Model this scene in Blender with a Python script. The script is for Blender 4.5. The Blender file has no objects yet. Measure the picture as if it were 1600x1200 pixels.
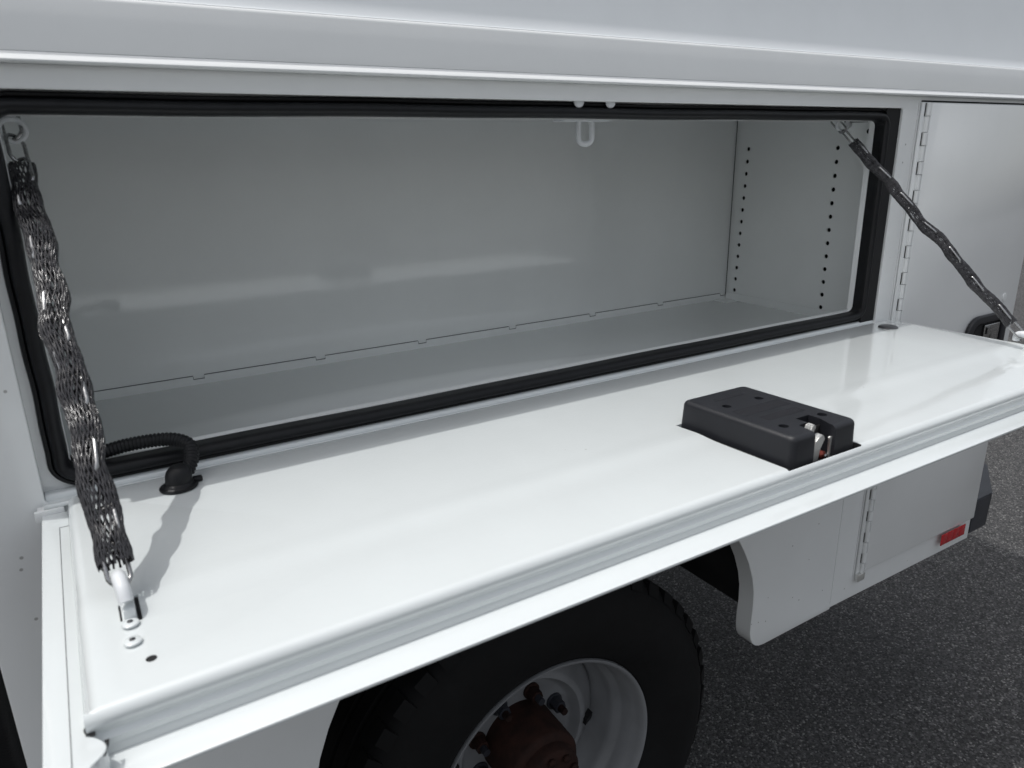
import bpy, bmesh, math, random
from mathutils import Vector, Matrix

random.seed(7)
sc = bpy.context.scene
COL = sc.collection
GZ = 1.10                     # height of the door sill above the asphalt (m)

# ------------------------------------------------------------------ camera
cam_d = bpy.data.cameras.new("camera")
cam = bpy.data.objects.new("camera", cam_d)
COL.objects.link(cam)
RW = [(0.8517406521571277, -0.5236611032918277, -0.017801976354794226),
      (-0.17297049988180926, -0.24894279717644308, -0.9529473699552373),
      (0.494589797340774, 0.814743231106067, -0.3026126232219306)]   # camera right / down / forward
cm = Matrix(((RW[0][0], -RW[1][0], -RW[2][0], 0.04103),
             (RW[0][1], -RW[1][1], -RW[2][1], -0.77043),
             (RW[0][2], -RW[1][2], -RW[2][2], 0.29742 + GZ),
             (0, 0, 0, 1)))
cam.matrix_world = cm
cam_d.sensor_width = 36.0
cam_d.lens = 1146.13 / 1600 * 36
cam_d.clip_start = 0.02
cam_d.clip_end = 1000
cam_d.dof.use_dof = True
cam_d.dof.focus_distance = 1.15
cam_d.dof.aperture_fstop = 11.0
sc.camera = cam

# ------------------------------------------------------------------ sky and sun
SUN_DIR = Vector((-0.355, 0.12, 1.0)).normalized()       # towards the sun
elev = math.asin(SUN_DIR.z)
azim = math.atan2(SUN_DIR.x, SUN_DIR.y)
world = bpy.data.worlds.new("World")
sc.world = world
world.use_nodes = True
wn = world.node_tree
wn.nodes.clear()
sky = wn.nodes.new("ShaderNodeTexSky")
sky.sky_type = 'NISHITA'
sky.sun_disc = False
sky.sun_elevation = elev
sky.sun_rotation = azim
sky.air_density = 1.4
sky.dust_density = 4.0
sky.ozone_density = 1.0
bg = wn.nodes.new("ShaderNodeBackground")
bg.inputs['Strength'].default_value = 0.15
wo = wn.nodes.new("ShaderNodeOutputWorld")
hs_ = wn.nodes.new("ShaderNodeHueSaturation")      # thin high haze: a paler sky
hs_.inputs['Saturation'].default_value = 0.30
wn.links.new(sky.outputs[0], hs_.inputs['Color'])
wn.links.new(hs_.outputs[0], bg.inputs[0])
wn.links.new(bg.outputs[0], wo.inputs[0])

sun_d = bpy.data.lights.new("sun", 'SUN')
sun_d.energy = 2.0
sun_d.angle = math.radians(0.53)
sun_d.color = (1.0, 0.985, 0.96)
sun = bpy.data.objects.new("sun", sun_d)
sun.rotation_euler = SUN_DIR.to_track_quat('Z', 'Y').to_euler()
sun.location = (0, 0, 6)
COL.objects.link(sun)

sc.view_settings.view_transform = 'Standard'
sc.view_settings.look = 'None'
sc.view_settings.exposure = 0.06
sc.view_settings.gamma = 1.0
sc.view_settings.use_curve_mapping = False
sc.render.engine = 'CYCLES'
sc.cycles.max_bounces = 10
sc.cycles.diffuse_bounces = 6
sc.cycles.glossy_bounces = 5

# ------------------------------------------------------------------ materials
def mat(name, color, rough=0.5, metal=0.0, spec=0.5, coat=0.0, coat_rough=0.05,
        noise=0.0, nscale=40.0, bump=0.0, bscale=200.0, rough_var=0.0, bump_dist=0.001):
    m = bpy.data.materials.new(name)
    m.use_nodes = True
    nt = m.node_tree
    b = nt.nodes['Principled BSDF']
    b.inputs['Base Color'].default_value = (*color, 1)
    b.inputs['Roughness'].default_value = rough
    b.inputs['Metallic'].default_value = metal
    b.inputs['Specular IOR Level'].default_value = spec
    b.inputs['Coat Weight'].default_value = coat
    b.inputs['Coat Roughness'].default_value = coat_rough
    tc = nt.nodes.new('ShaderNodeTexCoord')
    if noise > 0 or rough_var > 0:
        n = nt.nodes.new('ShaderNodeTexNoise')
        n.inputs['Scale'].default_value = nscale
        n.inputs['Detail'].default_value = 6
        nt.links.new(tc.outputs['Object'], n.inputs['Vector'])
        if noise > 0:
            r = nt.nodes.new('ShaderNodeValToRGB')
            r.color_ramp.elements[0].position = 0.3
            r.color_ramp.elements[1].position = 0.7
            r.color_ramp.elements[0].color = (*[max(0, c * (1 - noise)) for c in color], 1)
            r.color_ramp.elements[1].color = (*[min(1, c * (1 + noise)) for c in color], 1)
            nt.links.new(n.outputs['Fac'], r.inputs['Fac'])
            nt.links.new(r.outputs[0], b.inputs['Base Color'])
        if rough_var > 0:
            mr = nt.nodes.new('ShaderNodeMapRange')
            mr.inputs['To Min'].default_value = max(0.0, rough - rough_var)
            mr.inputs['To Max'].default_value = rough + rough_var
            nt.links.new(n.outputs['Fac'], mr.inputs['Value'])
            nt.links.new(mr.outputs[0], b.inputs['Roughness'])
    if bump > 0:
        n2 = nt.nodes.new('ShaderNodeTexNoise')
        n2.inputs['Scale'].default_value = bscale
        n2.inputs['Detail'].default_value = 3
        nt.links.new(tc.outputs['Object'], n2.inputs['Vector'])
        bp = nt.nodes.new('ShaderNodeBump')
        bp.inputs['Strength'].default_value = bump
        bp.inputs['Distance'].default_value = bump_dist
        nt.links.new(n2.outputs['Fac'], bp.inputs['Height'])
        nt.links.new(bp.outputs[0], b.inputs['Normal'])
        if coat > 0:
            nt.links.new(bp.outputs[0], b.inputs['Coat Normal'])
    return m

def paint(name, color=(0.80, 0.815, 0.815), rough=0.32, coat=0.6, coat_ior=1.5, coat_rough=0.04, dirt=0.0, bump=0.10, wave=0.0):
    """white automotive paint: faint orange peel, faint dust film, optional sparse grime specks"""
    m = bpy.data.materials.new(name)
    m.use_nodes = True
    nt = m.node_tree
    L = nt.links.new
    b = nt.nodes['Principled BSDF']
    b.inputs['Roughness'].default_value = rough
    b.inputs['Specular IOR Level'].default_value = 0.4
    b.inputs['Coat Weight'].default_value = coat
    b.inputs['Coat Roughness'].default_value = coat_rough
    b.inputs['Coat IOR'].default_value = coat_ior
    tc = nt.nodes.new('ShaderNodeTexCoord')
    # dust film
    n = nt.nodes.new('ShaderNodeTexNoise')
    n.inputs['Scale'].default_value = 6
    n.inputs['Detail'].default_value = 8
    n.inputs['Roughness'].default_value = 0.65
    L(tc.outputs['Object'], n.inputs['Vector'])
    r = nt.nodes.new('ShaderNodeValToRGB')
    r.color_ramp.elements[0].position = 0.35
    r.color_ramp.elements[1].position = 0.7
    r.color_ramp.elements[0].color = (*[c * 0.965 for c in color], 1)
    r.color_ramp.elements[1].color = (*[min(1, c * 1.01) for c in color], 1)
    L(n.outputs['Fac'], r.inputs['Fac'])
    # tiny specks
    v = nt.nodes.new('ShaderNodeTexVoronoi')
    v.inputs['Scale'].default_value = 55
    v.inputs['Randomness'].default_value = 1.0
    L(tc.outputs['Object'], v.inputs['Vector'])
    sep = nt.nodes.new('ShaderNodeSeparateColor')
    L(v.outputs['Color'], sep.inputs[0])
    gt = nt.nodes.new('ShaderNodeMath'); gt.operation = 'GREATER_THAN'
    gt.inputs[1].default_value = 0.97 - 0.25 * dirt
    L(sep.outputs[0], gt.inputs[0])
    mul = nt.nodes.new('ShaderNodeMath'); mul.operation = 'MULTIPLY'
    mul.inputs[1].default_value = 0.10
    L(sep.outputs[1], mul.inputs[0])
    lt = nt.nodes.new('ShaderNodeMath'); lt.operation = 'LESS_THAN'
    L(v.outputs['Distance'], lt.inputs[0])
    L(mul.outputs[0], lt.inputs[1])
    an = nt.nodes.new('ShaderNodeMath'); an.operation = 'MULTIPLY'
    L(gt.outputs[0], an.inputs[0]); L(lt.outputs[0], an.inputs[1])
    sc_ = nt.nodes.new('ShaderNodeMath'); sc_.operation = 'MULTIPLY'
    sc_.inputs[1].default_value = 0.28 + 0.4 * dirt
    L(an.outputs[0], sc_.inputs[0])
    mx = nt.nodes.new('ShaderNodeMix'); mx.data_type = 'RGBA'
    L(sc_.outputs[0], mx.inputs['Factor'])
    L(r.outputs[0], mx.inputs['A'])
    mx.inputs['B'].default_value = (0.13, 0.12, 0.10, 1)
    L(mx.outputs['Result'], b.inputs['Base Color'])
    # orange peel
    n2 = nt.nodes.new('ShaderNodeTexNoise')
    n2.inputs['Scale'].default_value = 260
    n2.inputs['Detail'].default_value = 2
    L(tc.outputs['Object'], n2.inputs['Vector'])
    bp = nt.nodes.new('ShaderNodeBump')
    bp.inputs['Strength'].default_value = bump
    bp.inputs['Distance'].default_value = 0.0006
    L(n2.outputs['Fac'], bp.inputs['Height'])
    last = bp
    if wave > 0:      # slight oil-canning of the sheet
        n3 = nt.nodes.new('ShaderNodeTexNoise')
        n3.inputs['Scale'].default_value = 3.2
        n3.inputs['Detail'].default_value = 1
        mp = nt.nodes.new('ShaderNodeMapping')
        mp.inputs['Scale'].default_value = (0.5, 1.0, 1.3)
        L(tc.outputs['Object'], mp.inputs['Vector'])
        L(mp.outputs[0], n3.inputs['Vector'])
        b3 = nt.nodes.new('ShaderNodeBump')
        b3.inputs['Strength'].default_value = wave
        b3.inputs['Distance'].default_value = 0.02
        L(n3.outputs['Fac'], b3.inputs['Height'])
        L(bp.outputs[0], b3.inputs['Normal'])
        last = b3
    L(last.outputs[0], b.inputs['Normal'])
    L(last.outputs[0], b.inputs['Coat Normal'])
    return m

M_PAINT = paint("white_paint", wave=0.12)
M_HEAD = paint("white_paint_dusty", rough=0.4, dirt=0.7)
M_DOOR = paint("white_paint_dimmed", color=(0.665, 0.700, 0.705), rough=0.25, coat=1.0, coat_rough=0.02, wave=0.05, coat_ior=1.6)  # truck's white, darkened in colour to offset the sun on the door
M_INT = paint("white_paint_lifted", color=(0.885, 0.905, 0.900), rough=0.30, coat=1.0, coat_rough=0.025, wave=0.0, coat_ior=1.75, dirt=-1)  # truck's white, raised in colour to lift the compartment's shade
M_SEAL = mat("black_rubber", (0.006, 0.0065, 0.008), rough=0.45, spec=0.3, noise=0.25, nscale=60, bump=0.3, bscale=500)
M_PLAST = mat("black_textured_plastic", (0.014, 0.015, 0.019), rough=0.48, spec=0.45, bump=0.35, bscale=1600, noise=0.12, nscale=30, bump_dist=0.0004)
M_PLAST2 = mat("black_label_plastic", (0.008, 0.0085, 0.012), rough=0.7, spec=0.4, bump=0.9, bscale=420, noise=0.3, nscale=300, bump_dist=0.0006)
M_DARK = mat("dark_cavity", (0.006, 0.006, 0.007), rough=0.8, noise=0.3, nscale=20)  # near-black standing in for shade in holes, slots and gaps
M_ZINC = mat("zinc_plated_steel", (0.36, 0.36, 0.36), rough=0.26, metal=1.0, rough_var=0.1, nscale=200, bump=0.15, bscale=500)
M_STEEL = mat("cast_steel", (0.72, 0.72, 0.70), rough=0.38, metal=0.75, rough_var=0.12, nscale=300, bump=0.3, bscale=600)
M_SLEEVE = mat("black_braid", (0.022, 0.021, 0.024), rough=0.22, spec=0.8, noise=0.3, nscale=200)
M_RUBBER = mat("tyre_rubber", (0.0045, 0.0045, 0.005), rough=0.8, spec=0.3, noise=0.35, nscale=14, bump=0.3, bscale=120)
M_WHEEL = mat("grey_wheel_paint", (0.21, 0.215, 0.225), rough=0.4, spec=0.4, noise=0.10, nscale=18)
M_RUST = mat("rusty_hub", (0.020, 0.007, 0.0045), rough=0.8, spec=0.3, noise=0.6, nscale=35, bump=0.5, bscale=150)
M_RED = mat("red_reflector", (0.42, 0.012, 0.018), rough=0.25, spec=0.6, noise=0.25, nscale=160, bump=0.6, bscale=300)
M_BUMP = mat("black_bumper", (0.028, 0.030, 0.038), rough=0.45, spec=0.4, noise=0.2, nscale=25, bump=0.3, bscale=400)
M_HOOK = mat("white_dipped_hook", (0.66, 0.68, 0.70), rough=0.35, spec=0.4, noise=0.05, nscale=60)
M_GUM = mat("dark_grey_plug", (0.045, 0.047, 0.052), rough=0.38, noise=0.15, nscale=80)
M_UNDER = mat("black_underbody", (0.012, 0.012, 0.013), rough=0.85, noise=0.4, nscale=12)

def asphalt_mat():
    m = bpy.data.materials.new("asphalt")
    m.use_nodes = True
    nt = m.node_tree
    L = nt.links.new
    b = nt.nodes['Principled BSDF']
    b.inputs['Roughness'].default_value = 0.82
    b.inputs['Specular IOR Level'].default_value = 0.35
    tc = nt.nodes.new('ShaderNodeTexCoord')
    v = nt.nodes.new('ShaderNodeTexVoronoi')
    v.inputs['Scale'].default_value = 215
    L(tc.outputs['Object'], v.inputs['Vector'])
    sep = nt.nodes.new('ShaderNodeSeparateColor')
    L(v.outputs['Color'], sep.inputs[0])
    r = nt.nodes.new('ShaderNodeValToRGB')
    e = r.color_ramp.elements
    e[0].position = 0.0; e[0].color = (0.020, 0.020, 0.022, 1)
    e[1].position = 1.0; e[1].color = (0.26, 0.255, 0.245, 1)
    for p, c in ((0.40, 0.046), (0.82, 0.085), (0.955, 0.150)):
        k = e.new(p); k.color = (c, c * 0.99, c * 1.0, 1)
    L(sep.outputs[0], r.inputs['Fac'])
    n = nt.nodes.new('ShaderNodeTexNoise')
    n.inputs['Scale'].default_value = 1.3
    n.inputs['Detail'].default_value = 8
    L(tc.outputs['Object'], n.inputs['Vector'])
    mr = nt.nodes.new('ShaderNodeMapRange')
    mr.inputs['To Min'].default_value = 0.72
    mr.inputs['To Max'].default_value = 1.25
    L(n.outputs['Fac'], mr.inputs['Value'])
    v2 = nt.nodes.new('ShaderNodeTexVoronoi')       # sparse pale stones worn free of bitumen
    v2.inputs['Scale'].default_value = 120
    L(tc.outputs['Object'], v2.inputs['Vector'])
    s2 = nt.nodes.new('ShaderNodeSeparateColor')
    L(v2.outputs['Color'], s2.inputs[0])
    g2 = nt.nodes.new('ShaderNodeMath'); g2.operation = 'GREATER_THAN'; g2.inputs[1].default_value = 0.90
    L(s2.outputs[0], g2.inputs[0])
    l2 = nt.nodes.new('ShaderNodeMath'); l2.operation = 'LESS_THAN'; l2.inputs[1].default_value = 0.30
    L(v2.outputs['Distance'], l2.inputs[0])
    m2 = nt.nodes.new('ShaderNodeMath'); m2.operation = 'MULTIPLY'
    L(g2.outputs[0], m2.inputs[0]); L(l2.outputs[0], m2.inputs[1])
    st = nt.nodes.new('ShaderNodeMix'); st.data_type = 'RGBA'
    L(m2.outputs[0], st.inputs['Factor'])
    L(r.outputs[0], st.inputs['A'])
    st.inputs['B'].default_value = (0.24, 0.235, 0.225, 1)
    mx = nt.nodes.new('ShaderNodeMix'); mx.data_type = 'RGBA'; mx.blend_type = 'MULTIPLY'
    mx.inputs['Factor'].default_value = 1
    L(st.outputs['Result'], mx.inputs['A'])
    L(mr.outputs[0], mx.inputs['B'])
    L(mx.outputs['Result'], b.inputs['Base Color'])
    # aggregate relief
    inv = nt.nodes.new('ShaderNodeMath'); inv.operation = 'SUBTRACT'
    inv.inputs[0].default_value = 1.0
    L(v.outputs['Distance'], inv.inputs[1])
    ad = nt.nodes.new('ShaderNodeMath'); ad.operation = 'MULTIPLY_ADD'
    ad.inputs[1].default_value = 0.8
    L(sep.outputs[1], ad.inputs[0]); L(inv.outputs[0], ad.inputs[2])
    bp = nt.nodes.new('ShaderNodeBump')
    bp.inputs['Strength'].default_value = 0.9
    bp.inputs['Distance'].default_value = 0.004
    L(ad.outputs[0], bp.inputs['Height'])
    L(bp.outputs[0], b.inputs['Normal'])
    return m
M_ASPH = asphalt_mat()

# ------------------------------------------------------------------ helpers
ROOT = None
ROOT_LOC = Vector((0.75, 1.0, 0.0))

def link(name, me, m, parent=None, smooth=True, label=None):
    o = bpy.data.objects.new(name, me)
    COL.objects.link(o)
    if m is not None:
        me.materials.clear()
        me.materials.append(m)
    if smooth:
        for p in me.polygons:
            p.use_smooth = True
    if parent is not None:
        o.parent = parent
        if parent is ROOT:
            o.location = Vector((0, 0, GZ)) - ROOT_LOC
    if label:
        o['label'] = label
    return o

def from_bm(bm, name='m'):
    me = bpy.data.meshes.new(name)
    bmesh.ops.recalc_face_normals(bm, faces=bm.faces)
    bm.to_mesh(me)
    bm.free()
    return me

def smooth_angle(me, deg=35):
    """mark edges sharper than deg as sharp"""
    bm = bmesh.new(); bm.from_mesh(me)
    for e in bm.edges:
        if len(e.link_faces) == 2 and e.calc_face_angle(0) > math.radians(deg):
            e.smooth = False
        else:
            e.smooth = True
    bm.to_mesh(me); bm.free()
    return me

def add_box(bm, x0, x1, y0, y1, z0, z1):
    vs = [bm.verts.new(p) for p in ((x0, y0, z0), (x1, y0, z0), (x1, y1, z0), (x0, y1, z0),
                                    (x0, y0, z1), (x1, y0, z1), (x1, y1, z1), (x0, y1, z1))]
    for f in ((0, 3, 2, 1), (4, 5, 6, 7), (0, 1, 5, 4), (1, 2, 6, 5), (2, 3, 7, 6), (3, 0, 4, 7)):
        bm.faces.new([vs[i] for i in f])
    return vs

def box_mesh(x0, x1, y0, y1, z0, z1, bevel=0.0, seg=2):
    bm = bmesh.new()
    add_box(bm, x0, x1, y0, y1, z0, z1)
    if bevel > 0:
        bmesh.ops.bevel(bm, geom=list(bm.edges), offset=bevel, segments=seg, profile=0.5, affect='EDGES')
    return smooth_angle(from_bm(bm))

def prism_x(prof, x0, x1, bevel=0.0, seg=2, bevel_end_only=False):
    """closed (y, z) profile swept along x"""
    bm = bmesh.new()
    a = [bm.verts.new((x0, y, z)) for y, z in prof]
    b = [bm.verts.new((x1, y, z)) for y, z in prof]
    n = len(prof)
    bm.faces.new(a[::-1]); bm.faces.new(b)
    for i in range(n):
        bm.faces.new((a[i], a[(i + 1) % n], b[(i + 1) % n], b[i]))
    if bevel > 0:
        es = []
        for e in bm.edges:
            xs = [v.co.x for v in e.verts]
            endcap = abs(xs[0] - xs[1]) < 1e-6
            if endcap and bevel_end_only:
                es.append(e)
            elif not bevel_end_only:
                es.append(e)
        bmesh.ops.bevel(bm, geom=es, offset=bevel, segments=seg, profile=0.5, affect='EDGES', clamp_overlap=True)
    return smooth_angle(from_bm(bm))

def evaluated(o):
    dg = bpy.context.evaluated_depsgraph_get()
    dg.update()
    me = bpy.data.meshes.new_from_object(o.evaluated_get(dg), depsgraph=dg)
    return me

def plate(splines, thick, bevel=0.0, plane='xz', at=0.0, seg=2):
    """flat sheet with holes: splines are lists of 2-D points (outer first); the front face lies at `at`
    (plane xz: front faces -y, body behind it; plane xy: front faces +z)"""
    cu = bpy.data.curves.new('tmp', 'CURVE')
    cu.dimensions = '2D'
    cu.fill_mode = 'BOTH'
    cu.extrude = thick / 2 - bevel
    cu.bevel_depth = bevel
    cu.bevel_resolution = seg
    cu.offset = -bevel
    for s in splines:
        sp = cu.splines.new('POLY')
        sp.points.add(len(s) - 1)
        for i, (x, y) in enumerate(s):
            sp.points[i].co = (x, y, 0, 1)
        sp.use_cyclic_u = True
    o = bpy.data.objects.new('tmp', cu)
    COL.objects.link(o)
    me = evaluated(o)
    bpy.data.objects.remove(o)
    for v in me.vertices:
        x, y, z = v.co
        if plane == 'xz':
            v.co = (x, at + thick / 2 - z, y)
        else:
            v.co = (x, y, at - thick / 2 + z)
    bm = bmesh.new(); bm.from_mesh(me)
    bmesh.ops.remove_doubles(bm, verts=bm.verts, dist=1e-6)
    bmesh.ops.recalc_face_normals(bm, faces=bm.faces)
    bm.to_mesh(me); bm.free()
    return smooth_angle(me)

def rrect(x0, x1, z0, z1, r=0.0, n=6):
    if not isinstance(r, (tuple, list)):
        r = (r,) * 4
    pts = []
    for (cx, cz, a0, rr) in ((x0, z0, 180, r[0]), (x1, z0, 270, r[1]), (x1, z1, 0, r[2]), (x0, z1, 90, r[3])):
        sx = 1 if cx == x0 else -1
        sz = 1 if cz == z0 else -1
        if rr <= 0:
            pts.append((cx, cz)); continue
        for k in range(n + 1):
            a = math.radians(a0 + 90 * k / n)
            pts.append((cx + sx * rr + rr * math.cos(a), cz + sz * rr + rr * math.sin(a)))
    return pts

def circle(cx, cy, r, n=20, ry=None):
    ry = ry or r
    return [(cx + r * math.cos(2 * math.pi * k / n), cy + ry * math.sin(2 * math.pi * k / n)) for k in range(n)]

def catmull(pts, n):
    P = [Vector(p) for p in pts]
    P = [P[0] * 2 - P[1]] + P + [P[-1] * 2 - P[-2]]
    out = []
    m = len(P) - 3
    for i in range(m):
        for k in range(n):
            t = k / n
            p0, p1, p2, p3 = P[i:i + 4]
            out.append(0.5 * ((2 * p1) + (-p0 + p2) * t + (2 * p0 - 5 * p1 + 4 * p2 - p3) * t * t + (-p0 + 3 * p1 - 3 * p2 + p3) * t ** 3))
    out.append(P[-2].copy())
    return out

def add_tube(bm, path, rad, n=10, closed=False, caps=True):
    """tube along a list of Vectors; rad is a number or a function of index"""
    m = len(path)
    rings = []
    nrm = None
    for i in range(m):
        if closed:
            t = (path[(i + 1) % m] - path[i - 1]).normalized()
        else:
            t = (path[min(i + 1, m - 1)] - path[max(i - 1, 0)]).normalized()
        if nrm is None:
            nrm = t.orthogonal().normalized()
        nrm = (nrm - t * nrm.dot(t)).normalized()
        bn = t.cross(nrm)
        r = rad(i) if callable(rad) else rad
        rings.append([bm.verts.new(path[i] + (nrm * math.cos(2 * math.pi * k / n) + bn * math.sin(2 * math.pi * k / n)) * r) for k in range(n)])
    for i in range(m if closed else m - 1):
        a, b = rings[i], rings[(i + 1) % m]
        for k in range(n):
            bm.faces.new((a[k], a[(k + 1) % n], b[(k + 1) % n], b[k]))
    if caps and not closed:
        bm.faces.new(rings[0][::-1]); bm.faces.new(rings[-1])

def lathe_y(prof, cx, cz, n=72, caps=False):
    """profile of (radius, y) turned round the y axis through (cx, cz)"""
    bm = bmesh.new()
    rings = []
    for r, y in prof:
        rings.append([bm.verts.new((cx + r * math.cos(2 * math.pi * k / n), y, cz + r * math.sin(2 * math.pi * k / n))) for k in range(n)])
    for a, b in zip(rings, rings[1:]):
        for k in range(n):
            bm.faces.new((a[k], a[(k + 1) % n], b[(k + 1) % n], b[k]))
    if caps:
        bm.faces.new(rings[0]); bm.faces.new(rings[-1][::-1])
    return smooth_angle(from_bm(bm), 50)

def cyl_bm(bm, c, axis, r, h, n=20, r2=None):
    axis = Vector(axis).normalized()
    add_tube(bm, [Vector(c), Vector(c) + axis * h], (lambda i: r if i == 0 or r2 is None else r2), n)

def boolean(me, cutters):
    a = bpy.data.objects.new('a', me)
    COL.objects.link(a)
    tmp = [a]
    for c in cutters:
        o = bpy.data.objects.new('c', c)
        COL.objects.link(o)
        md = a.modifiers.new('b', 'BOOLEAN')
        md.object = o; md.operation = 'DIFFERENCE'; md.solver = 'EXACT'
        tmp.append(o)
    out = evaluated(a)
    for o in tmp:
        bpy.data.objects.remove(o)
    return smooth_angle(out)

# ------------------------------------------------------------------ ground
gb = bmesh.new()
vs = [gb.verts.new(p) for p in ((-150, -150, 0), (150, -150, 0), (150, 150, 0), (-150, 150, 0))]
gb.faces.new(vs)
ground = link('asphalt_ground', from_bm(gb), M_ASPH, smooth=False)
ground['kind'] = 'structure'

# ------------------------------------------------------------------ the truck
ROOT = bpy.data.objects.new('utility_truck', None)
COL.objects.link(ROOT)
ROOT.location = ROOT_LOC
ROOT['label'] = 'white utility service truck with its long side compartment door folded down on two sleeved chains'
ROOT['category'] = 'truck'

YF = -0.020                      # face of the body side
# outline of the side panel with the wheel arch
arch_r = [(0.9430, -0.3420), (0.9600, -0.3690), (0.9760, -0.4000), (0.9890, -0.4350), (0.9955, -0.4650), (0.9970, -0.4950),
          (0.9950, -0.5300), (0.9955, -0.5500), (0.9985, -0.5640), (1.0040, -0.5750), (1.0125, -0.5835), (1.0235, -0.5885), (1.0370, -0.5898)]
top_arc = []
for k in range(1, 24):
    a = math.pi - math.pi * k / 24
    # a broad round wheel opening joining the two measured sides
    x = 0.590 + 0.372 * math.cos(a)
    z = -0.3650 + 0.085 * math.sin(a)
    top_arc.append((x, z))
arch_l = [(0.2420, -0.3400), (0.2230, -0.3780), (0.2080, -0.4180), (0.1980, -0.4600), (0.1930, -0.5200), (0.1930, -0.5890)]
top_arc = catmull([(0.2420, -0.3400, 0), (0.300, -0.262, 0), (0.420, -0.190, 0), (0.590, -0.160, 0), (0.760, -0.192, 0), (0.880, -0.262, 0), (0.9430, -0.3420, 0)], 5)
top_arc = [(p.x, p.y) for p in top_arc][1:-1]
ZB = -0.5830
outer = [(-0.0745, ZB)] + [(0.1930, ZB)] + arch_l[::-1][1:] + top_arc + arch_r + [(1.2285, ZB - 0.004), (1.2300, ZB), (1.7330, ZB), (1.7330, 0.3720), (-0.0745, 0.3720)]
hole = rrect(-0.0100, 1.2525, -0.0060, 0.3525, 0.004, 3)
seam1 = [(1.2285, -0.5770), (1.2298, -0.5770), (1.2298, -0.040), (1.2285, -0.040)]
seam2 = [(1.2925, -0.535), (1.2945, -0.535), (1.2955, 0.335), (1.2935, 0.335)]
seam3 = [(1.3000, 0.3630), (1.7332 - 0.004, 0.3630), (1.7332 - 0.004, 0.3655), (1.3000, 0.3655)]
seam2b = [(1.2935, 0.342), (1.2955, 0.342), (1.2955, 0.363), (1.2935, 0.363)]
link('body_side', plate([outer, hole, seam1, seam2, seam2b, seam3], 0.0040, 0.0012, 'xz', YF), M_HEAD, ROOT)

# seam backing and edge returns
bm = bmesh.new()
add_box(bm, 1.215, 1.730, YF + 0.0045, YF + 0.006, ZB + 0.005, 0.37)
link('seam_backing', from_bm(bm), M_DARK, ROOT, smooth=False)

# wheel arch flange turned inwards
def strip(path2, y0, y1, t):
    bm = bmesh.new()
    n = len(path2)
    rows = []
    for i, (x, z) in enumerate(path2):
        a = Vector(path2[max(i - 1, 0)]); b = Vector(path2[min(i + 1, n - 1)])
        d = (b - a).normalized(); nn = Vector((d.y, -d.x)) * t
        rows.append([bm.verts.new(p) for p in ((x, y0, z), (x, y1, z), (x + nn.x, y1, z + nn.y), (x + nn.x, y0, z + nn.y))])
    for a, b in zip(rows, rows[1:]):
        for k in range(4):
            bm.faces.new((a[k], a[(k + 1) % 4], b[(k + 1) % 4], b[k]))
    bm.faces.new(rows[0]); bm.faces.new(rows[-1][::-1])
    return smooth_angle(from_bm(bm), 60)
full_arch = arch_l[::-1] + top_arc + arch_r
link('wheel_arch_flange', strip([(x + 0.0012, z) if False else (x, z) for x, z in full_arch], YF + 0.0035, YF + 0.034, -0.0022), M_PAINT, ROOT)
for xa, xb in ((1.012, 1.729), (-0.0745, 0.188)):
    link('lower_flange', box_mesh(xa, xb, YF + 0.0045, YF + 0.030, ZB + 0.0005, ZB + 0.0025), M_PAINT, ROOT)

# header strip, drip rail, fascia, upper side
XA, XB = -0.0745, 1.7330
drip = [(-0.0165, 0.3720), (-0.0285, 0.3712), (-0.0305, 0.3725), (-0.0308, 0.3738), (-0.0298, 0.3752), (-0.0262, 0.3778),
        (-0.0236, 0.3790), (-0.0225, 0.3808), (-0.0165, 0.3808)]
link('drip_rail', prism_x(drip, XA, XB + 0.03), M_PAINT, ROOT)
fascia = [(-0.0100, 0.3810), (-0.0228, 0.3810), (-0.0200, 0.4215), (-0.0192, 0.4236), (-0.0172, 0.4250), (-0.0100, 0.4256)]
link('fascia', prism_x(fascia, XA, XB + 0.03), M_PAINT, ROOT)
roofz = 1.70
upper = [(-0.0150, 0.4257), (-0.0125, 0.4280), (-0.0095, 0.4400), (0.0010, 0.5000), (0.0125, 0.5700), (0.0250, 0.6500), (0.1630, roofz - 0.01), (0.1660, roofz - 0.003), (0.175, roofz), (1.90, roofz), (1.90, 0.4257)]
link('upper_side', prism_x(upper, XA, XB + 0.03), paint("white_upper_paint", color=(0.78, 0.81, 0.83), rough=0.3, coat=0.7, wave=0.06), ROOT)

# the rest of the body that closes the picture off
bm = bmesh.new()
add_box(bm, XA, XB, 1.90, 1.904, -0.58, 0.4255)           # far side
add_box(bm, XB - 0.003, XB, YF + 0.0045, 1.8995, -0.34, 0.4255)     # rear
add_box(bm, XA, XA + 0.003, YF + 0.0045, 1.8995, -0.34, 0.4255)     # front
add_box(bm, XA + 0.004, XB - 0.004, 0.47, 1.8995, -0.345, -0.340)
link('body_shell', from_bm(bm), M_PAINT, ROOT, smooth=False)
for a in ((1.10, XB - 0.004, -0.580, -0.576), (1.10, 1.104, -0.5755, -0.10), (0.0, 0.004, -0.5755, -0.10), (XA + 0.01, 0.15, -0.580, -0.576)):
    link('underbody', box_mesh(a[0], a[1], YF + 0.031, 0.465, a[2], a[3]), M_UNDER, ROOT, smooth=False)

# cab behind a black gap at the far left
bm = bmesh.new()
add_box(bm, -0.1020, -0.0760, -0.004, 0.30, -0.60, 0.40)
link('body_edge_trim', smooth_angle(from_bm(bm)), M_SEAL, ROOT)
link('cab', box_mesh(-1.90, -0.1100, 0.16, 1.88, -0.50, 0.95, 0.03, 4), mat("grey_cab_paint", (0.05, 0.055, 0.065), rough=0.3, coat=0.5, noise=0.05, nscale=5), ROOT)

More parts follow.
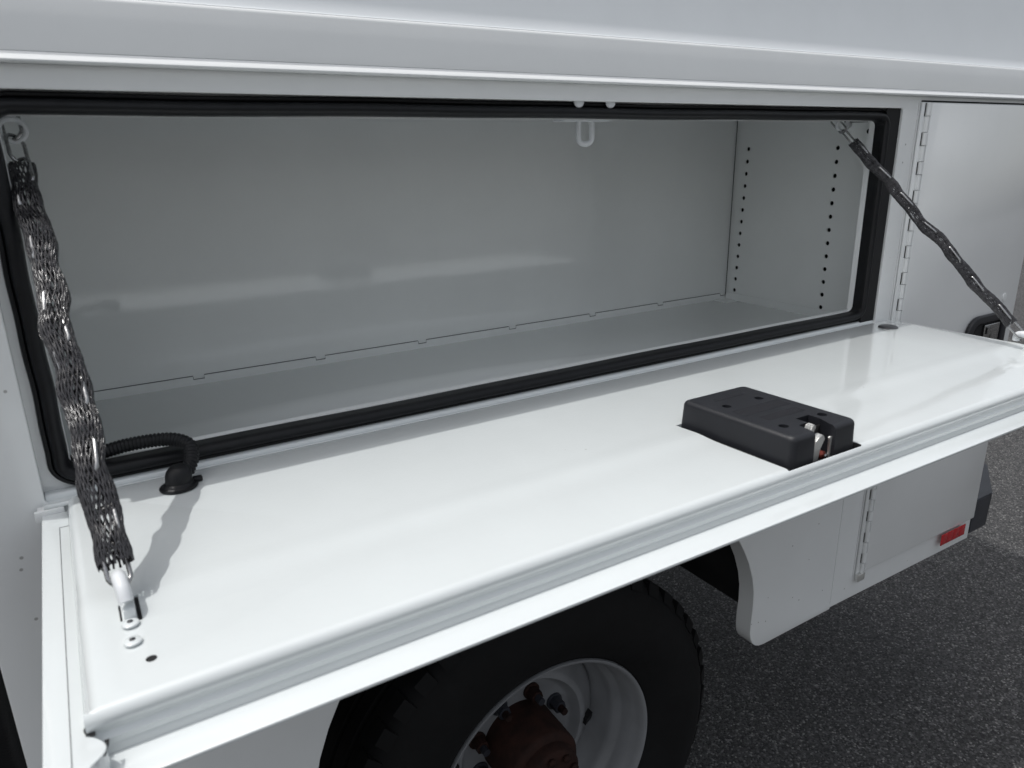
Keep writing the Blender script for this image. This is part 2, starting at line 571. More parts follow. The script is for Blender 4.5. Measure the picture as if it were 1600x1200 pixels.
# ------------------------------------------------------------------ compartment (box behind the opening)
IX0, IX1, IY1, IZ0, IZ1 = -0.080, 1.3310, 0.4000, -0.0350, 0.3700
comp = link('compartment', plate([rrect(IX0 + 0.001, IX1 - 0.001, IZ0 + 0.001, IZ1 - 0.001)], 0.002, 0.0, 'xz', IY1), M_INT, ROOT, smooth=False)
link('compartment_floor', box_mesh(IX0, IX1, -0.0130, IY1 - 0.0005, IZ0 - 0.004, IZ0), M_INT, comp)
link('compartment_ceiling', box_mesh(IX0, IX1, -0.0130, IY1 - 0.0005, IZ1, IZ1 + 0.002), M_INT, comp)
link('compartment_wall', box_mesh(IX0 - 0.002, IX0 - 0.0003, -0.0130, IY1, IZ0, IZ1), M_INT, comp)
# right wall with two rows of shelf holes
def wall_with_holes():
    # 2-D in (y, z) then turned to the yz plane
    holes = []
    for (ya, za, yb, zb) in ((0.3645, 0.2924, 0.3750, -0.0119), (0.1497, 0.2923, 0.1488, -0.0141)):
        for k in range(13):
            t = k / 12
            holes.append(circle(ya + (yb - ya) * t, za + (zb - za) * t, 0.0042, 14))
    holes.append(circle(0.052, 0.318, 0.0040, 12))
    holes.append(circle(0.042, 0.120, 0.0022, 10))
    me = plate([rrect(-0.0130, IY1 - 0.001, IZ0 + 0.0006, IZ1 - 0.0006)] + holes, 0.002, 0.0, 'xy', 0)
    for v in me.vertices:
        y, z, d = v.co
        v.co = (IX1 - d, y, z)
    bm = bmesh.new(); bm.from_mesh(me)
    bmesh.ops.recalc_face_normals(bm, faces=bm.faces)
    bm.to_mesh(me); bm.free()
    return smooth_angle(me)
link('shelf_hole_wall', wall_with_holes(), M_INT, comp)
link('wall_backing', box_mesh(IX1 + 0.012, IX1 + 0.014, 0.0, IY1, IZ0, IZ1), M_DARK, comp)
# turned-up flange along the foot of the back wall, with tabs
bm = bmesh.new()
cuts = [IX0, 0.190, 0.380, 0.565, 0.754, 0.946, 1.130, 1.3285]
for a, b in zip(cuts, cuts[1:]):
    if b > 1.3: b = 1.319
    add_box(bm, a + 0.008, b - 0.008, IY1 - 0.0030, IY1 - 0.0004, IZ0, -0.0215)
    add_box(bm, b - 0.0080, b + 0.0080, IY1 - 0.0030, IY1 - 0.0004, IZ0, -0.0270)
link('floor_flange', from_bm(bm), M_INT, comp, smooth=False)
bm = bmesh.new()
for a, b in zip(cuts, cuts[1:]):
    if b > 1.3: b = 1.319
    add_box(bm, a + 0.008, b - 0.008, IY1 - 0.0014, IY1 - 0.0002, -0.0214, -0.0207)
    add_box(bm, b - 0.0080, b + 0.0080, IY1 - 0.0014, IY1 - 0.0002, -0.0270, -0.0263)
    add_box(bm, b - 0.0084, b - 0.0078, IY1 - 0.0033, IY1 - 0.0002, -0.0262, -0.0216)
link('floor_seam_shadow', from_bm(bm), M_GUM, comp, smooth=False)  # thin dark strips painting in the shadow along the flange seam
bm = bmesh.new()
add_box(bm, IX1 - 0.0035, IX1 - 0.0024, 0.03, IY1 - 0.004, IZ0, -0.0185)
add_box(bm, IX1 - 0.040, IX1 - 0.004, IY1 - 0.040, IY1 - 0.0035, IZ0, IZ0 + 0.0022)
link('corner_tab', from_bm(bm), M_INT, comp, smooth=False)
bm = bmesh.new()
add_tube(bm, [Vector((IX1 - 0.0042, IY1 - 0.0035, IZ0 + 0.010)), Vector((IX1 - 0.0042, IY1 - 0.0035, IZ1))], 0.0006, 8)
link('corner_seam', smooth_angle(from_bm(bm)), M_GUM, comp)

# recess round the opening and the flange the seal is pushed on
def ring_xz(o, i, y0, y1):
    """solid rectangular ring: o, i = (x0, x1, z0, z1)"""
    bm = bmesh.new()
    def rect(r, y): return [bm.verts.new((x, y, z)) for x, z in ((r[0], r[2]), (r[1], r[2]), (r[1], r[3]), (r[0], r[3]))]
    a, b, c, d = rect(o, y0), rect(i, y0), rect(i, y1), rect(o, y1)
    for k in range(4):
        j = (k + 1) % 4
        bm.faces.new((a[k], a[j], b[j], b[k]))
        bm.faces.new((b[k], b[j], c[j], c[k]))
        bm.faces.new((c[k], c[j], d[j], d[k]))
        bm.faces.new((d[k], d[j], a[j], a[k]))
    return from_bm(bm)
link('door_recess', ring_xz((-0.0104, 1.2560, -0.0120, 0.3560), (0.0125, 1.2200, 0.0145, 0.3380), -0.0040, -0.0020), M_PAINT, ROOT, smooth=False)
bm = bmesh.new()
add_box(bm, -0.0114, -0.0100, YF + 0.0042, -0.0040, -0.006, 0.3525)
add_box(bm, 1.2525, 1.2540, YF + 0.0042, -0.0040, -0.006, 0.3525)
add_box(bm, -0.0095, 1.2520, YF + 0.0042, -0.0040, 0.3525, 0.3540)
link('recess_return', from_bm(bm), M_PAINT, ROOT, smooth=False)
link('opening_flange', ring_xz((0.0130, 1.2210, 0.0145, 0.3380), (0.0160, 1.2184, 0.0180, 0.3332), 0.0054, 0.0150), M_PAINT, ROOT, smooth=False)
# sill: rounded lip under the seal
sill = [(-0.0040, -0.0130), (-0.0040, 0.0000), (-0.0080, 0.0012), (-0.0120, 0.0012), (-0.0150, 0.0002), (-0.0165, -0.0018),
        (-0.0170, -0.0045), (-0.0200, -0.0056), (-0.0235, -0.0060), (-0.0235, -0.0130)]
link('sill_lip', prism_x(sill, -0.0095, 1.2520), M_DOOR, ROOT)

# ------------------------------------------------------------------ seal: swept round the opening
def sweep_rect(section, x0, x1, z0, z1, rad, n=8):
    """section: list of (u, y); u = distance outwards from the inner rectangle"""
    bm = bmesh.new()
    frames = []
    for (cx, cz, a0, sx, sz) in ((x0, z0, 180, 1, 1), (x1, z0, 270, -1, 1), (x1, z1, 0, -1, -1), (x0, z1, 90, 1, -1)):
        for k in range(n + 1):
            a = math.radians(a0 + 90 * k / n)
            frames.append((cx + sx * rad, cz + sz * rad, math.cos(a), math.sin(a)))
    # straight pieces get intermediate rings with a faint waviness
    rings = []
    m = len(frames)
    pts = []
    for i in range(m):
        pts.append(frames[i])
        nx = frames[(i + 1) % m]
        if abs(nx[2] - frames[i][2]) < 1e-4 and abs(nx[3] - frames[i][3]) < 1e-4:
            for q in range(1, 30):
                t = q / 30
                pts.append((frames[i][0] + (nx[0] - frames[i][0]) * t, frames[i][1] + (nx[1] - frames[i][1]) * t, nx[2], nx[3]))
    for j, (cx, cz, c, s) in enumerate(pts):
        w = 0.0004 * math.sin(j * 0.9) + 0.0004 * math.sin(j * 0.37 + 1)
        rings.append([bm.verts.new((cx + c * (rad + u + w), y + w * 0.6, cz + s * (rad + u + w))) for u, y in section])
    n2 = len(section)
    for a, b in zip(rings, rings[1:] + rings[:1]):
        for k in range(n2):
            bm.faces.new((a[k], a[(k + 1) % n2], b[(k + 1) % n2], b[k]))
    return smooth_angle(from_bm(bm), 50)
bulb = []
for k in range(13):
    a = math.radians(-60 + 300 * k / 12)
    bulb.append((0.0070 + 0.0062 * math.cos(a), -0.0095 - 0.0075 * math.sin(a)))
sec = [(-0.0012, 0.005), (-0.0012, -0.006)]
for k in range(9):
    a = math.radians(180 - 180 * k / 8)
    sec.append((0.0052 + 0.0064 * math.cos(a), -0.0085 - 0.0085 * math.sin(a)))
sec += [(0.0122, -0.0070), (0.0128, -0.0095), (0.0145, -0.0102), (0.0160, -0.0095), (0.0168, -0.0065), (0.0168, -0.0036), (0.0030, -0.0036), (0.0012, 0.0), (0.0012, 0.005)]
link('door_seal', sweep_rect(sec, 0.0140, 1.2200, 0.0160, 0.3350, 0.012), M_SEAL, ROOT)

# domes of two rivets over the seal
for x in (0.6020, 0.6500):
    bm = bmesh.new()
    bmesh.ops.create_uvsphere(bm, u_segments=20, v_segments=10, radius=0.0075)
    for v in bm.verts:
        v.co = Vector((x + v.co.x, -0.0130 + v.co.y * 0.35, 0.3520 + v.co.z * 0.9))
    link('rivet', from_bm(bm), M_HOOK, ROOT)

# striker loop hanging from the top flange
bm = bmesh.new()
loop = []
for k in range(28):
    a = 2 * math.pi * k / 28
    x = 0.0092 * math.cos(a)
    z = 0.0072 * math.sin(a) + (0.0085 if math.sin(a) > 0 else -0.0085)
    loop.append(Vector((0.6440 + x * 0.9, 0.030 - 0.35 * x, 0.3200 + z)))
add_tube(bm, loop, 0.0036, 10, closed=True)
striker = link('door_striker', from_bm(bm), M_HOOK, ROOT)
link('striker_plate', box_mesh(0.6020, 0.6760, 0.018, 0.042, 0.3318, 0.3350, 0.0008), M_HOOK, striker)

# ------------------------------------------------------------------ folded-down door
ZP = -0.0300                      # level of the door's outer skin (seen from inside)
tilt = lambda y: 0.0
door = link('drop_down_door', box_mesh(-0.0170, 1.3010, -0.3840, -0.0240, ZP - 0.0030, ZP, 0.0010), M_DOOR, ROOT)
# left edge plate with a painted hem shadow line; its front end runs out in a curve
ZE = -0.0130
curve = [(0.0060, -0.3880), (0.0078, -0.3826), (0.0108, -0.3800), (0.0136, -0.3772), (0.0155, -0.3740), (0.0160, -0.3712), (0.0154, -0.3680), (0.0138, -0.3645), (0.0115, -0.3612), (0.0094, -0.3590), (0.0066, -0.3570)]
edge = [(-0.0145, -0.0300), (-0.0145, -0.3880)] + curve + [(0.0066, -0.3400), (0.0066, -0.0300)]
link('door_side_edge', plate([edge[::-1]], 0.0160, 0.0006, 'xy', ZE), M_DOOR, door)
for a in ((-0.0011, -0.0007, -0.3878, -0.0640), (-0.0011, 0.0064, -0.0644, -0.0640)):
    link('hem_shadow_line', box_mesh(a[0], a[1], a[2], a[3], ZE - 0.001, ZE + 0.0003), M_GUM, door)  # dark grey strip drawn in as the hem's shadow
for tri in (((0.0068, -0.3480), (0.0100, -0.3490), (0.0116, -0.3590), (0.0094, -0.3592), (0.0060, -0.3545), (0.0056, -0.3520)),
            ((0.0150, -0.3640), (0.0176, -0.3640), (0.0170, -0.3690), (0.0150, -0.3765), (0.0140, -0.3768), (0.0158, -0.3735), (0.0163, -0.3708), (0.0157, -0.3674))):
    link('hem_gap_shade', plate([list(tri)[::-1]], 0.0006, 0.0, 'xy', ZE + (0.0006 if tri[0][0] < 0.01 else -0.0012)), M_DARK, door, smooth=False)  # flat black patches painting in the dark of the gaps
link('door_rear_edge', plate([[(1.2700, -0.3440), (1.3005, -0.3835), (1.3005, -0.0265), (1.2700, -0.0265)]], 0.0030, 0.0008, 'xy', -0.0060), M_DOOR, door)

def sheared(me):
    """the latch sits a hair out of square with the panel"""
    for v in me.vertices:
        v.co.x += (-0.21 - v.co.y) * 0.05
    return me

# inner panel: profile with rolled front edge and stepped channel wall
prof = [(-0.0250, -0.0292), (-0.0250, -0.0045), (-0.0262, -0.0018), (-0.0290, -0.0005), (-0.0330, 0.0)]
prof += [(-0.2150, 0.0), (-0.2240, 0.00025), (-0.2330, 0.00055), (-0.2400, 0.00050), (-0.2470, 0.00005), (-0.2550, -0.00060), (-0.2640, -0.00100), (-0.2760, -0.00115)]  # shallow ridge shaped in to mimic a soft band of reflected light
prof += [(-0.3490, -0.00110)]
for k in range(1, 10):            # rolled edge
    a = math.radians(90 - 13.5 * k)
    prof.append((-0.3490 - 0.0078 * math.cos(a), -0.00890 + 0.0078 * math.sin(a)))
prof += [(-0.3552, -0.0138), (-0.3548, -0.0158), (-0.3556, -0.0178), (-0.3572, -0.0196), (-0.3570, -0.0222), (-0.3566, -0.0240), (-0.3574, -0.0262), (-0.3578, -0.0298),
         (-0.3500, -0.0298)]
def inner_panel():
    bm = bmesh.new()
    x0, x1, rr = 0.0070, 1.2880, 0.0090
    cols = []
    for k in range(7):
        a = math.radians(15 * k)
        cols.append((x0 + rr * (1 - math.sin(a)) if False else x0 + rr * (1 - math.cos(a)), rr * (1 - math.sin(a))))
    xs = cols + [(x, 0.0) for x in (0.2, 0.4, 0.6, 0.8, 1.0, 1.15)] + [(x1 - (x - x0), d) for x, d in reversed(cols)]
    rows = []
    for x, d in xs:
        r_ = []
        for y, z in prof:
            f = 1.0 if y > -0.3491 else max(0.0, 1 - (-0.3491 - y) / 0.003)
            if z < -0.012: f = 0.0
            elif y > -0.0335: f = min(f, (0.03 + z) / 0.03)
            r_.append(bm.verts.new((x, y, z - d * f)))
        rows.append(r_)
    n = len(prof)
    bm.faces.new(rows[0][::-1]); bm.faces.new(rows[-1])
    for ra_, rb_ in zip(rows, rows[1:]):
        for i in range(n):
            bm.faces.new((ra_[i], ra_[(i + 1) % n], rb_[(i + 1) % n], rb_[i]))
    me = from_bm(bm)
    cut = []
    def cyl(x, y, r):
        b2 = bmesh.new()
        cyl_bm(b2, (x, y, -0.012), (0, 0, 1), r, 0.03, 20)
        return from_bm(b2)
    cut.append(cyl(0.0457, -0.0545, 0.0032))
    cut.append(cyl(0.0462, -0.3210, 0.0034))
    cut.append(sheared(box_mesh(0.5985, 0.7130, -0.3535, -0.2060, -0.0285, 0.02)))      # latch opening
    cut.append(box_mesh(0.0331, 0.0345, -0.2680, -0.2480, -0.012, 0.01))
    cut.append(box_mesh(0.0435, 0.0463, -0.2730, -0.2410, -0.012, 0.01))
    return smooth_angle(boolean(me, cut), 30)
panel = link('door_inner_panel', inner_panel(), M_DOOR, door)
link('latch_opening_floor', sheared(box_mesh(0.5988, 0.7127, -0.3532, -0.2063, -0.0283, -0.0265)), M_DARK, door)
for a in ((0.5988, 0.6005, -0.3530, -0.2065), (0.7110, 0.7127, -0.3530, -0.2065)):
    link('opening_edge', sheared(box_mesh(a[0], a[1], a[2], a[3], -0.0262, -0.0012)), M_DARK, door)
link('opening_edge', sheared(box_mesh(0.6008, 0.7108, -0.3531, -0.3515, -0.0262, -0.0040)), M_DARK, door)
for x, y, r in ((0.0457, -0.0545, 0.0032), (0.0462, -0.3210, 0.0034)):
    bm = bmesh.new()
    cyl_bm(bm, (x, y, -0.0100), (0, 0, 1), r * 0.99, 0.0088, 16)
    link('hole_dark_plug', from_bm(bm), M_DARK, door, smooth=False)  # black plug standing in for the darkness below the thin sheet
for a in ((0.0332, 0.0344, -0.2678, -0.2482), (0.0436, 0.0462, -0.2728, -0.2412)):
    link('hook_slot', box_mesh(a[0], a[1], a[2], a[3], -0.0118, -0.0012), M_DARK, door)

# hinge strip along the back edge of the door and its left end
hs = [(-0.0236, -0.0110), (-0.0236, -0.0066), (-0.0222, -0.0058), (-0.0240, -0.0050), (-0.0249, -0.0052), (-0.0249, -0.0110)]
link('door_hinge', prism_x([(-0.0180, -0.0300), (-0.0180, -0.0132), (-0.0236, -0.0132), (-0.0236, -0.0075), (-0.0248, -0.0062), (-0.0248, -0.0300)], -0.0170, 1.2900), M_PAINT, ROOT)
link('hinge_end', box_mesh(-0.0200, 0.0040, -0.0290, -0.0242, -0.0200, -0.0090, 0.0010), M_PAINT, ROOT)
bm = bmesh.new()
for k in range(22):
    x = -0.012 + 1.296 / 22 * k
    add_tube(bm, [Vector((x, -0.0243, -0.0075)), Vector((x + 1.296 / 22 - 0.0010, -0.0243, -0.0075))], 0.0026, 10)
hk = from_bm(bm)
link('hinge_barrel', smooth_angle(hk), M_DOOR, ROOT)

# rivets with washers, plug
for x, y in ((0.0386, -0.2765), (0.0380, -0.2985)):
    bm = bmesh.new()
    add_tube(bm, [Vector((x, y, 0.0003)), Vector((x, y, 0.0014)), Vector((x, y, 0.0022))], lambda i: (0.0056, 0.0053, 0.0038)[i], 28)
    rv = link('rivet', smooth_angle(from_bm(bm)), M_DOOR, door)
    bm = bmesh.new()
    cyl_bm(bm, (x, y, 0.00225), (0, 0, 1), 0.0019, 0.0003, 14)
    link('rivet_core', from_bm(bm), M_GUM, rv)
bm = bmesh.new()
add_tube(bm, [Vector((1.2210, -0.0640, z)) for z in (0.0003, 0.0016, 0.0028, 0.0034)], lambda i: (0.0158, 0.0150, 0.0125, 0.006)[i], 32)
link('drain_plug', smooth_angle(from_bm(bm)), M_GUM, door)

# ------------------------------------------------------------------ latch housing
HOLES = ((0.6801, -0.2482), (0.6301, -0.2474), (0.6883, -0.3212), (0.6280, -0.3212))
def latch():
    x0, x1, y0, y1, zt = 0.6045, 0.7085, -0.3510, -0.2015, 0.0280
    bm = bmesh.new()
    add_box(bm, x0, x1, y0, y1, -0.024, zt)
    for v in bm.verts:                       # draft
        if v.co.z > 0:
            v.co.x += 0.0026 if v.co.x < 0.65 else -0.0018
            v.co.y += -0.0022 if v.co.y > -0.3 else 0.0010
    es = [e for e in bm.edges if not (e.verts[0].co.z < 0 and e.verts[1].co.z < 0)]
    vert = [e for e in es if abs(e.verts[0].co.z - e.verts[1].co.z) > 0.01]
    bmesh.ops.bevel(bm, geom=vert, offset=0.0085, segments=6, profile=0.5, affect='EDGES')
    top = [e for e in bm.edges if e.verts[0].co.z > zt - 1e-4 and e.verts[1].co.z > zt - 1e-4]
    bmesh.ops.bevel(bm, geom=top, offset=0.0055, segments=6, profile=0.5, affect='EDGES')
    body = from_bm(bm)
    cut = []
    for x, y in HOLES:
        b2 = bmesh.new(); cyl_bm(b2, (x, y, 0.012), (0, 0, 1), 0.0050, 0.03, 24); cut.append(from_bm(b2))
    # striker mouth: open to the front and the top, with flared round shoulders
    b2 = bmesh.new()
    prof2 = [(0.6385, -0.0180), (0.6705, -0.0180), (0.6705, 0.0140), (0.6700, 0.0300), (0.6700, 0.0400), (0.6390, 0.0400), (0.6390, 0.0300), (0.6385, 0.0140)]
    prof3 = [(x + (0.0035 if x < 0.65 else 0.0060), z) for x, z in prof2]
    a = [b2.verts.new((x, -0.3700, z)) for x, z in prof2]
    m_ = [b2.verts.new((x, -0.3430, z)) for x, z in prof2]
    b = [b2.verts.new((x, -0.3280, z)) for x, z in prof3]
    b2.faces.new(a); b2.faces.new(b[::-1])
    for u, w in ((a, m_), (m_, b)):
        for i in range(len(prof2)):
            j = (i + 1) % len(prof2)
            b2.faces.new((u[i], w[i], w[j], u[j]))
    cut.append(from_bm(b2))
    cut.append(box_mesh(0.6560, 0.6762, -0.3290, -0.3140, -0.0120, 0.0400))
    me = boolean(body, cut)
    return smooth_angle(me, 32)
FIELDS = ((0.6335, 0.6798, -0.2295, -0.2237), (0.6212, 0.6930, -0.2805, -0.2615), (0.6300, 0.6870, -0.3030, -0.2895))
lt = link('door_latch', sheared(latch()), M_PLAST, ROOT)
for a in FIELDS:
    link('label_field', sheared(box_mesh(a[0] + 0.0003, a[1] - 0.0003, a[2] + 0.0003, a[3] - 0.0003, 0.0262, 0.02812)), M_PLAST2, lt, smooth=False)
for x, y in HOLES:
    bm = bmesh.new()
    cyl_bm(bm, (x, y, 0.0118), (0, 0, 1), 0.0049, 0.0060, 16)
    link('screw_hole', sheared(from_bm(bm)), M_DARK, lt, smooth=False)
link('latch_throat', sheared(box_mesh(0.6400, 0.6760, -0.3290, -0.3275, -0.0175, 0.0215)), M_DARK, lt)
def lbar(pts, w, th, ax):
    """flat bar: 2-D outline in (x, z) extruded in y"""
    bm = bmesh.new()
    a = [bm.verts.new((x, ax, z)) for x, z in pts]
    b = [bm.verts.new((x, ax + th, z)) for x, z in pts]
    bm.faces.new(a); bm.faces.new(b[::-1])
    for i in range(len(pts)):
        j = (i + 1) % len(pts)
        bm.faces.new((a[i], b[i], b[j], a[j]))
    bmesh.ops.bevel(bm, geom=list(bm.edges), offset=w, segments=2, affect='EDGES')
    return smooth_angle(from_bm(bm))
link('latch_claw', lbar([(0.6490, -0.0140), (0.6585, -0.0140), (0.6600, 0.0060), (0.6650, 0.0105), (0.6675, 0.0150), (0.6660, 0.0185), (0.6620, 0.0205), (0.6570, 0.0195), (0.6525, 0.0160), (0.6500, 0.0120)], 0.0010, 0.0075, -0.3465), M_STEEL, lt)
link('latch_claw', lbar([(0.6470, 0.0190), (0.6515, 0.0165), (0.6585, 0.0270), (0.6580, 0.0298), (0.6545, 0.0312), (0.6515, 0.0302)], 0.0009, 0.0080, -0.3410), M_STEEL, lt)
link('latch_plate', lbar([(0.6755, -0.0140), (0.6795, -0.0140), (0.6800, 0.0060), (0.6835, 0.0148), (0.6822, 0.0160), (0.6790, 0.0148), (0.6745, 0.0160), (0.6730, 0.0148), (0.6752, 0.0100)], 0.0005, 0.0022, -0.3470), M_STEEL, lt)
bm = bmesh.new()
cyl_bm(bm, (0.6690, -0.3450, -0.0040), (0, 1, 0), 0.0044, 0.010, 14)
link('latch_spring', from_bm(bm), mat("copper_pin", (0.30, 0.07, 0.05), rough=0.35, metal=0.7, noise=0.3, nscale=200), lt)
bm = bmesh.new()
cyl_bm(bm, (0.6735, -0.3460, -0.0060), (0, 1, 0), 0.0026, 0.010, 12)
link('latch_pin', from_bm(bm), M_ZINC, lt)
link('latch_plate', sheared(box_mesh(0.6400, 0.6720, -0.3500, -0.3300, -0.0175, -0.0140, 0.0006)), M_PLAST, lt)

# ------------------------------------------------------------------ wiring conduit with rubber boot
cp = catmull([(-0.040, 0.050, -0.012), (0.010, 0.026, 0.0120), (0.037, 0.008, 0.0225), (0.066, -0.003, 0.0300), (0.100, -0.016, 0.0325), (0.1165, -0.0300, 0.0280),
              (0.1160, -0.0440, 0.0180), (0.1090, -0.0530, 0.0090)], 40)
bm = bmesh.new()
step = []
acc = 0
for i, p in enumerate(cp):
    if i: acc += (p - cp[i - 1]).length
    step.append(acc)
res = []
d, j = 0.0, 0
while d < acc:
    while step[j + 1] < d: j += 1
    t = (d - step[j]) / max(1e-9, step[j + 1] - step[j])
    res.append(cp[j].lerp(cp[j + 1], t)); d += 0.0009
add_tube(bm, res, lambda i: (0.0069, 0.0069, 0.0056, 0.0056)[i % 4], 16)
con = link('wiring_conduit', from_bm(bm), M_SEAL, ROOT)
bm = bmesh.new()
bp_ = [(0.0165, 0.0004), (0.0172, 0.0016), (0.0168, 0.0028), (0.0140, 0.0034), (0.0135, 0.0044), (0.0130, 0.0056), (0.0114, 0.0064), (0.0118, 0.0085), (0.0120, 0.0120), (0.0112, 0.0160), (0.0090, 0.0192), (0.0070, 0.0205), (0.0055, 0.0210)]
c0 = Vector((0.0990, -0.0660, 0.0))
ax = Vector((0.30, 0.35, 1.0)).normalized()
rings = []
for r, h in bp_:
    lean = max(0, h - 0.004)
    cc = c0 + Vector((0.18 * lean, 0.25 * lean, h))
    rings.append([bm.verts.new(cc + Vector((r * math.cos(2 * math.pi * k / 32), r * 0.92 * math.sin(2 * math.pi * k / 32), 0))) for k in range(32)])
for a, b in zip(rings, rings[1:]):
    for k in range(32):
        bm.faces.new((a[k], a[(k + 1) % 32], b[(k + 1) % 32], b[k]))
bm.faces.new(rings[0][::-1]); bm.faces.new(rings[-1])
link('rubber_boot', smooth_angle(from_bm(bm), 50), M_SEAL, con)
link('boot_tab', box_mesh(0.1120, 0.1210, -0.0640, -0.0580, 0.0006, 0.0060, 0.0015), M_SEAL, con)

# ------------------------------------------------------------------ chains in braided sleeves
def link_path(p, d, side, L, Wd):
    """closed oval path centred on p, long axis d, flat side along `side`"""
    pts = []
    for k in range(20):
        a = 2 * math.pi * k / 20
        u = (L - Wd) / 2 * (1 if math.cos(a) > 0 else -1) + Wd / 2 * math.cos(a)
        v = Wd / 2 * math.sin(a)
        pts.append(p + d * u + side * v)
    return pts

def chain(A, B, wide, half_w, s0, s1, seed, flare=False):
    A, B, wide = Vector(A), Vector(B), Vector(wide)
    rnd = random.Random(seed)
    D = (B - A); Ln = D.length; D.normalize()
    wide = (wide - D * wide.dot(D)).normalized()
    dep = D.cross(wide)
    # centre line with a little swing
    ph = [rnd.uniform(0, 6.28) for _ in range(6)]
    def cen(t):
        e = math.sin(math.pi * min(max(t, 0), 1))
        return A + D * Ln * t + wide * e * (0.0018 * math.sin(19 * t + ph[0]) + 0.0012 * math.sin(41 * t + ph[1])) + dep * e * 0.002 * math.sin(23 * t + ph[2])
    def hw(t):      # half width of the sleeve, bulging where the links lie flat
        k = 1 + 0.055 * math.sin(57 * t + ph[3]) + 0.035 * math.sin(97 * t + ph[4]) + 0.05 * math.sin(31 * t + ph[5])
        if flare and t > s1 - 0.16: k += 0.06 * (t - (s1 - 0.16)) / 0.16
        if t < s0 + 0.06: k = k * 0.9 + 0.08
        return half_w * k
    def hd(t):
        return half_w * (0.66 + 0.06 * math.sin(57 * t + ph[3] + 1.7) + 0.05 * math.sin(83 * t))
    NS = 27
    N = 170
    turns = 0.85
    bm = bmesh.new()
    for sgn in (1, -1):
        for s in range(NS):
            prev = None
            for i in range(N + 1):
                f = i / N
                t = s0 + (s1 - s0) * f
                ang = 2 * math.pi * (s / NS) + sgn * 2 * math.pi * turns * f + 0.10 * math.sin(33 * f + s) * 0.5
                wv = math.cos(math.pi * (s / 1.0) + 2 * math.pi * turns * NS * f) * 0.0002 * sgn
                c = cen(t)
                jag = 0
                if i == N: jag = rnd.uniform(-0.001, 0.0025) / Ln
                if i == 0: jag = -rnd.uniform(-0.001, 0.002) / Ln
                ca, sa = math.cos(ang), math.sin(ang)
                # squarish flattened oval
                ex = 0.85
                ca2 = math.copysign(abs(ca) ** ex, ca); sa2 = math.copysign(abs(sa) ** ex, sa)
                rad = wide * ca2 * (hw(t) + wv) + dep * sa2 * (hd(t) + wv)
                p = c + rad + D * jag * Ln
                nrm = (wide * ca / hw(t) + dep * sa / hd(t)).normalized()
                tang = D.cross(nrm).normalized()
                dirv = (D * ((s1 - s0) * Ln) + tang * sgn * 2 * math.pi * turns * hw(t) * 0.75).normalized()
                sd = nrm.cross(dirv).normalized()
                w = 0.00072 if flare else 0.00060
                h = 0.00028
                ring = [bm.verts.new(p + sd * w), bm.verts.new(p + nrm * h), bm.verts.new(p - sd * w), bm.verts.new(p - nrm * h)]
                if prev:
                    for k in range(4):
                        bm.faces.new((prev[k], prev[(k + 1) % 4], ring[(k + 1) % 4], ring[k]))
                prev = ring
    me = bpy.data.meshes.new('sleeve')
    bm.to_mesh(me); bm.free()
    sl = link('chain_sleeve', me, M_SLEEVE, ROOT)
    # the chain itself
    Lk, Wk, wire = 0.0320, 0.0165 if flare else 0.0120, (0.0017 if flare else 0.0015)
    pitch = Lk - 2 * wire - 0.0006
    t = -0.004
    base = None
    k = 0
    tw = 0
    first_t = 1.0 - Lk * 0.42 / Ln
    t = first_t - round((first_t + 0.01) / (pitch / Ln)) * pitch / Ln
    while t <= first_t + 1e-4:
        p = cen(t)
        dd = (cen(t + 0.01) - cen(t - 0.01)).normalized()
        rot = Matrix.Rotation(tw, 3, dd)
        side = Matrix.Rotation(0.62 if k % 2 == 0 else -0.62, 3, dd) @ (rot @ wide)
        side = (side - dd * side.dot(dd)).normalized()
        bm = bmesh.new()
        add_tube(bm, link_path(p, dd, side, Lk, Wk), wire, 8, closed=True)
        link('chain_link', from_bm(bm), M_ZINC, sl)
        t += pitch / Ln
        k += 1
        tw += rnd.uniform(-0.22, 0.30)
    return sl

AL, BL = (0.0245, 0.045, 0.3170), (0.0375, -0.2500, 0.0180)
AR, BR = (1.1850, 0.043, 0.3240), (1.2468, -0.2575, 0.0200)
chain(AL, BL, (1, 0.1, 0.0), 0.0107, 0.085, 0.965, 3, flare=True)
chain(AR, BR, (0.55, -0.35, 0.55), 0.0082, 0.075, 0.945, 11)

# hooks that hold the lower ends, and the eyes the upper ends hang from
for (x, y) in ((0.0372, -0.2540), (1.2470, -0.2600)):
    bm = bmesh.new()
    hp = catmull([(x + 0.0005, y + 0.0100, 0.0120), (x, y + 0.0090, 0.0200), (x, y + 0.0010, 0.0228), (x + 0.001, y - 0.0080, 0.0190), (x + 0.0016, y - 0.0130, 0.0120)], 8)
    add_tube(bm, hp, lambda i: 0.0048, 16)
    hk = link('chain_hook', smooth_angle(from_bm(bm)), M_HOOK, ROOT)
    link('hook_tongue', box_mesh(x - 0.0016, x + 0.0058, y - 0.0165, y - 0.0020, -0.0110, 0.0075, 0.0010), M_DOOR, hk)
for x, s, z in ((0.0150, 1, 0.3230), (1.2000, -1, 0.3290)):
    bm = bmesh.new()
    ring = []
    for k in range(20):
        a = 2 * math.pi * k / 20
        ring.append(Vector((x + s * 0.0090 + 0.0100 * math.cos(a) * s, 0.045 + 0.004 * math.cos(a), z + 0.0095 * math.sin(a))))
    add_tube(bm, ring, 0.0026, 10, closed=True)
    add_tube(bm, [Vector((x - s * 0.010, 0.045, z)), Vector((x + s * 0.002, 0.045, z))], 0.0045, 12)
    link('chain_eye', smooth_angle(from_bm(bm)), M_HOOK, ROOT)
